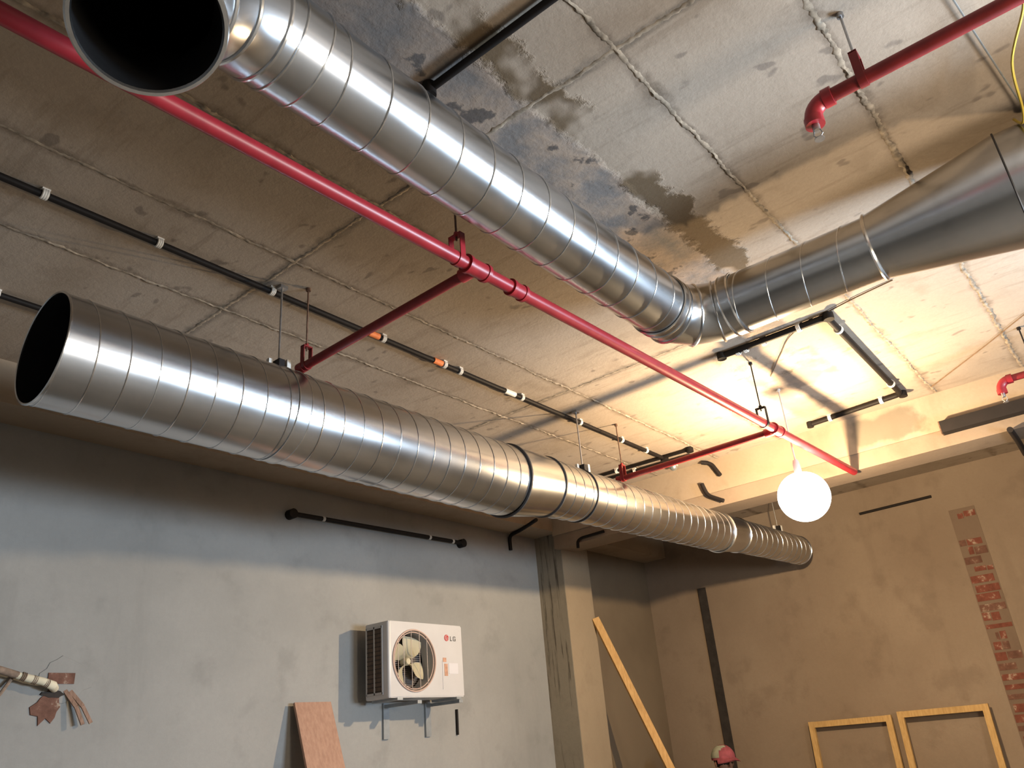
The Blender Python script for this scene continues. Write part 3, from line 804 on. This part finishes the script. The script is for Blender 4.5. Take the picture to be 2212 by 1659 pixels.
# badge
mb = MB(); bx, bz = 4.543, 2.553; yy = ay0 - .0015
mb.cyl((bx, ay0, bz), (bx, yy - .001, bz), .0235, 28, 0)
mb.box((bx - .006, yy - .001, bz + .001), (.003, .002, .020), 1); mb.box((bx - .001, yy - .001, bz - .009), (.010, .002, .003), 1)
mb.tube([(bx + .002 + .017 * math.cos(math.radians(a)), yy - .001, bz + .017 * math.sin(math.radians(a))) for a in range(60, 361, 20)], .0013, 5, 1)
mb.box((bx + .011, yy - .001, bz), (.014, .002, .003), 1); mb.cyl((bx - .010, yy, bz + .012), (bx - .010, yy - .002, bz + .012), .0025, 8, 1)
part('badge', mb, ['logo_red', 'acwhite'], ac, 'round red badge with white lines')
mb = MB(); lx = 4.585; lz = bz - .004; H = .034; yb = ay0 - .001
mb.box((lx, yb, lz), (.007, .002, H), 0); mb.box((lx + .008, yb, lz - H / 2 + .003), (.02, .002, .006), 0)
gx = 4.629
mb.box((gx - .012, yb, lz), (.007, .002, H * .8), 0); mb.box((gx, yb, lz + H / 2 - .003), (.020, .002, .006), 0); mb.box((gx, yb, lz - H / 2 + .003), (.020, .002, .006), 0)
mb.box((gx + .010, yb, lz - .008), (.007, .002, .016), 0); mb.box((gx + .006, yb, lz - .001), (.014, .002, .005), 0); mb.box((gx + .010, yb, lz + .011), (.006, .002, .006), 0)
part('lettering', mb, 'logo_grey', ac, 'dark grey letters LG')
mb = MB(); mb.box((4.605, yb, 2.335), (.10, .002, .075), 0); mb.box((4.525, yb, 2.325), (.035, .002, .085), 1); mb.box((4.513, yb, 2.395), (.036, .002, .03), 1); mb.box((4.487, yb - .001, 2.29), (.003, .003, .20), 0)  # the last box is a thin pale upright line
part('sticker', mb, ['stick', 'stick2'], ac, 'worn rating stickers and a thin pale upright line')
for fx in (4.04, 4.63): part('foot', MB().box((fx, 4.42, az0 - .008), (.05, .26, .016)), 'brk', ac)

def bracket(x, label):
    t = thing('wall_bracket', (x, WY, 2.1), label, 'bracket', 'steel brackets under the air conditioner')
    part('arm', MB().box((x, 4.48, 2.108), (.04, .36, .022)), 'brk', t)
    mb = MB(); mb.box((x, WY - .010, 2.01), (.055, .016, .24), 0); part('wall_plate', mb, 'brk', t)
bracket(4.235, 'left steel bracket below the fan of the air conditioner')
bracket(4.66, 'right steel bracket below the lettering side of the air conditioner')
t = tag(MB().tube([(4.985, WY - .012, 2.075), (4.983, WY - .012, 1.89)], .010, 10).build('drain_stub', 'black', None, (4.985, WY - .012, 2.075)), 'short black upright pipe stub on the wall right under the air conditioner', 'pipe')

# ------------------------------------------------------------------ boards, timber, frames
b0, b1 = V3((3.405, 4.615, 2.14)), V3((3.385, 3.80, .012))
d = (b1 - b0).normalized(); xr = V3((1, -.03, 0)).normalized(); nr = d.cross(xr).normalized()
mb = MB(); rot = Matrix((xr, d, nr)).transposed(); mb.box((b0 + b1) / 2 + xr * .145, (.288, (b1 - b0).length, .018), 0, rot)
tag(mb.build('plywood_board', 'ply', None, b1), 'reddish plywood board leaning on the left wall below the air conditioner', 'board')
p0, p1 = V3((6.66, 4.345, 2.83)), V3((7.06, 3.37, .03))
mb = MB(); dd = (p1 - p0).normalized(); side = dd.cross(V3((.55, .83, 0))).normalized(); mb.beam(p0, p1, .072, .028, 0, up=V3((-.55, -.83, .1)))
tag(mb.build('timber_batten', 'timber', None, p1), 'long pale timber batten leaning against the concrete column', 'timber')
def frame(y0, y1, top, xt, xb, label):
    t = thing('wooden_frame', (xb, (y0 + y1) / 2, 0), label, 'frame', 'bare pine frames by the far wall')
    def P(y, z): return V3((xb + (xt - xb) * z / top, y, z))
    b = .052
    for y in (y0 + b / 2, y1 - b / 2): part('stile', MB().beam(P(y, .005), P(y, top), b, .035, 0, up=(1, 0, 0)), 'frame', t)
    for z in (top - b / 2, .06): part('rail', MB().beam(P(y0 + b, z), P(y1 - b, z), .035, b, 0, up=(0, 0, 1)), 'frame', t)
frame(2.33, 3.10, 1.757, 8.27, 8.13, 'left one of two bare pine frames leaning on the far wall')
frame(1.515, 2.268, 1.777, 8.25, 8.11, 'right one of two bare pine frames, taller, below the exposed bricks')

# ------------------------------------------------------------------ broken hole with pipes at the left
t = thing('insulated_pipe', (1.5, 4.60, 2.30), 'cream insulated pipe coming out of the broken hole in the left wall', 'pipe')
part('insulation', MB().tube([(1.715, 4.60, 2.292), (1.78, 4.595, 2.275), (1.84, 4.59, 2.262), (1.895, 4.60, 2.243), (1.925, 4.65, 2.235)], [.017, .02, .019, .023, .021], 12), 'foam', t)
part('sleeve', MB().tube([(1.45, 4.58, 2.33), (1.62, 4.59, 2.318), (1.72, 4.60, 2.292)], .018, 10), 'tape', t, 'dark taped sleeve')
for x, z in ((1.745, 2.285), (1.80, 2.270), (1.86, 2.254)):
    mb = MB(); ringtube(mb, V3((x, 4.594, z)), V3((1, 0, -.3)).normalized(), .019, .003); part('tie_band', mb, 'tape', t)
tag(MB().tube([(1.72, 4.66, 2.29), (1.70, 4.63, 2.27), (1.66, 4.61, 2.21), (1.60, 4.60, 2.13), (1.58, 4.60, 2.0)], .009, 8).build('drain_hose', 'tape', None, (1.70, 4.615, 2.27)), 'dark thin hose hanging at the left edge under the insulated pipe', 'hose')
def lath(p0, p1, label):
    mb = MB(); m = (V3(p0) + V3(p1)) / 2 + V3((.006, -.01, .004)); 
    mb.beam(p0, m, .020, .010, 0, up=(0, 1, 0)); mb.beam(m, p1, .018, .009, 0, up=(0, 1, 0))
    return tag(mb.build('wood_splinter', 'strip', None, V3(p0)), label, 'splinter', 'splinters hanging from the wall hole')
lath((1.985, 4.662, 2.225), (2.072, 4.60, 2.052), 'left brown splinter hanging out of the broken wall hole')
lath((2.012, 4.662, 2.222), (2.118, 4.61, 2.058), 'right brown splinter hanging out of the broken wall hole')

# ------------------------------------------------------------------ person
def skin(name, verts, edges, radii, m, parent, loc, sub=2):
    me = bpy.data.meshes.new(name); me.from_pydata([tuple(V3(v)) for v in verts], edges, [])
    o = bpy.data.objects.new(name, me); COL.objects.link(o)
    md = o.modifiers.new('s', 'SKIN'); md.use_smooth_shade = True
    sv = me.skin_vertices[0].data if me.skin_vertices else None
    if sv is None:
        bpy.context.view_layer.objects.active = o; sv = me.skin_vertices[0].data
    for i, r in enumerate(radii): sv[i].radius = (r, r) if not isinstance(r, tuple) else r; sv[i].use_root = (i == 0)
    su = o.modifiers.new('u', 'SUBSURF'); su.levels = sub; su.render_levels = sub
    dg = bpy.context.evaluated_depsgraph_get(); nm = bpy.data.meshes.new_from_object(o.evaluated_get(dg))
    bpy.data.objects.remove(o); nm.materials.clear(); nm.materials.append(M[m])
    nm.polygons.foreach_set('use_smooth', [True] * len(nm.polygons)); nm.name = name
    r = bpy.data.objects.new(name, nm); COL.objects.link(r); r.parent = parent
    return r
px, py = 7.30, 3.585
per = thing('person', (px, py, 0), 'person in a pink-red cap with pale front panel standing at the far corner', 'person')
per.rotation_euler = (0, 0, math.radians(-125))   # local +X is the way the person faces
bv = [(0, 0, .86), (0, 0, 1.02), (0, 0, 1.17), (0, 0, 1.29), (.012, 0, 1.36), (.02, 0, 1.43), (.03, 0, 1.50), (.02, 0, 1.56)]
be = [(0, 1), (1, 2), (2, 3), (3, 4), (4, 5), (5, 6), (6, 7)]
br = [(.125, .10), (.118, .092), (.135, .10), (.11, .085), .050, .062, .078, .055]
def limb(ch, rs, frm):
    last = frm
    for p, r in zip(ch, rs):
        bv.append(p); br.append(r); be.append((last, len(bv) - 1)); last = len(bv) - 1
    return last
for s in (-1, 1):
    limb([(0, s * .09, .80), (.015, s * .095, .46), (0, s * .10, .09), (.10, s * .11, .035), (.17, s * .115, .03)], [.085, .058, .04, .036, .026], 0)
    w = limb([(0, s * .155, 1.285), (-.01, s * .205, 1.02), (.07, s * .215, .80), (.10, s * .212, .735)], [.058, .042, .030, .033], 3)
    for k, (dx, dy) in enumerate(((.030, -.010), (.012, 0), (-.006, .004), (-.022, .006))):
        limb([(.10 + dx, s * (.212 + dy), .70), (.105 + dx, s * (.208 + dy), .672), (.102 + dx * .9, s * (.200 + dy), .645 + .006 * abs(k - 1))], [.010, .009, .008], w)
    limb([(.125, s * .195, .725), (.14, s * .185, .695)], [.011, .009], w)
skin('body', bv, be, br, 'skin', per, (0, 0, 0))
tv = [(0, 0, 1.02), (0, 0, .90), (0, 0, .80), (0, 0, 1.17), (0, 0, 1.295), (.008, 0, 1.345), (.012, 0, 1.375), (0, -.155, 1.285), (-.01, -.205, 1.05), (0, .155, 1.285), (-.01, .205, 1.05)]
skin('shirt', tv, [(0, 1), (1, 2), (0, 3), (3, 4), (4, 5), (5, 6), (4, 7), (7, 8), (4, 9), (9, 10)], [(.150, .122), (.158, .130), (.155, .130), (.160, .124), (.138, .108), (.078, .074), .064, .078, .060, .078, .060], 'shirt', per, (0, 0, 0))
tv = [(0, 0, .86), (0, 0, .95), (0, 0, 1.02)]; te = [(0, 1), (1, 2)]; tr = [(.142, .118), (.138, .112), (.130, .105)]
for s in (-1, 1):
    b = len(tv); tv += [(0, s * .092, .76), (.015, s * .095, .46), (0, s * .10, .16), (0, s * .10, .075)]; te += [(0, b), (b, b + 1), (b + 1, b + 2), (b + 2, b + 3)]; tr += [.104, .078, .064, .062]
skin('trousers', tv, te, tr, 'trouser', per, (0, 0, 0))
for s in (-1, 1):
    skin('shoe', [(-.03, s * .10, .045), (.07, s * .107, .045), (.18, s * .115, .036), (.21, s * .117, .034)], [(0, 1), (1, 2), (2, 3)], [.046, .050, .042, .034], 'blackm', per, (0, 0, 0))
def ppart(name, mb, m, above=None):
    o = mb.build(name, m, above or per, (0, 0, 0)); return o
mb = MB(); mb.sphere((.005, 0, 1.525), .098, 0, 24, 14, (1.02, .86, 1.0), .2, .74); ppart('hair', mb, 'hair')
mb = MB(); mb.sphere((.118, 0, 1.475), .014, 0, 10, 8, (1.2, .8, 1.6)); ppart('nose', mb, 'skin')
for s in (-1, 1):
    mb = MB(); mb.sphere((.01, s * .084, 1.485), .024, 0, 10, 8, (.7, .35, 1.2)); ppart('ear', mb, 'skin')
    mb = MB(); mb.sphere((.095, s * .032, 1.505), .011, 0, 10, 8); ppart('eye', mb, 'eye')
mb = MB(); mb.tube([(.098, -.025, 1.437), (.106, 0, 1.434), (.098, .025, 1.437)], .006, 6); ppart('mouth', mb, 'skin')
mb = MB(); mb.sphere((.01, 0, 1.535), .112, 0, 28, 12, (1.06, .92, .92), 0, .56)
rows = []
for j in range(5):
    f = j / 4; rad = .112 + f * .075; row = []
    for k in range(15):
        a = math.radians(-62 + 124 * k / 14); row.append(V3((.01 + rad * 1.04 * math.cos(a) * (1 if f == 0 else 1), rad * .9 * math.sin(a) * (1 - .25 * f), 1.535 - .012 - .018 * f - .02 * f * abs(math.sin(a)))))
    rows.append(row)
b = len(mb.v)
for off in (0, .006):
    for row in rows: mb.v += [p + V3((0, 0, off)) for p in row]
for s in (0, 75):
    for i in range(4):
        for k in range(14): mb.face([b + s + i * 15 + k, b + s + i * 15 + k + 1, b + s + (i + 1) * 15 + k + 1, b + s + (i + 1) * 15 + k], 0)
cap = ppart('cap', mb, 'cap')
mb = MB(); mb.sphere((.012, 0, 1.5355), .1135, 0, 28, 12, (1.06, .92, .92), .12, .5)
keep = [(f, m) for f, m in zip(mb.f, mb.m) if all((mb.v[i].y < .01 and mb.v[i].x < .09 and mb.v[i].x > -.045) for i in f)]
mb.f = [k[0] for k in keep]; mb.m = [k[1] for k in keep]; ppart('cap_panel', mb, 'capw', cap)['label'] = 'pale green side panel'

# ------------------------------------------------------------------ world, camera, view
w = bpy.data.worlds.new('World'); SC.world = w; w.use_nodes = True
w.node_tree.nodes['Background'].inputs[0].default_value = (.05, .06, .08, 1); w.node_tree.nodes['Background'].inputs[1].default_value = .3
cd = bpy.data.cameras.new('camera'); cam = bpy.data.objects.new('camera', cd); COL.objects.link(cam); SC.camera = cam
right = V3((.63459, -.76855, -.08139)); down = V3((.27477, .32278, -.90571)); fwd = V3((.72235, .55239, .41601))
mat = Matrix((right, -down, -fwd)).transposed().to_4x4(); mat.translation = V3((0, 0, 1.75)); cam.matrix_world = mat
cd.sensor_width = 36; cd.lens = 36 * 1720.06 / 2212; cd.clip_start = .05; cd.clip_end = 60
SC.view_settings.view_transform = 'Standard'; SC.view_settings.look = 'None'; SC.view_settings.exposure = 0
try:
    SC.cycles.use_denoising = True; SC.cycles.caustics_reflective = False; SC.cycles.caustics_refractive = False
    SC.cycles.max_bounces = 6; SC.cycles.diffuse_bounces = 3; SC.cycles.glossy_bounces = 3; SC.cycles.sample_clamp_indirect = 5
    SC.cycles.use_adaptive_sampling = True; SC.cycles.adaptive_threshold = .025
except Exception: pass
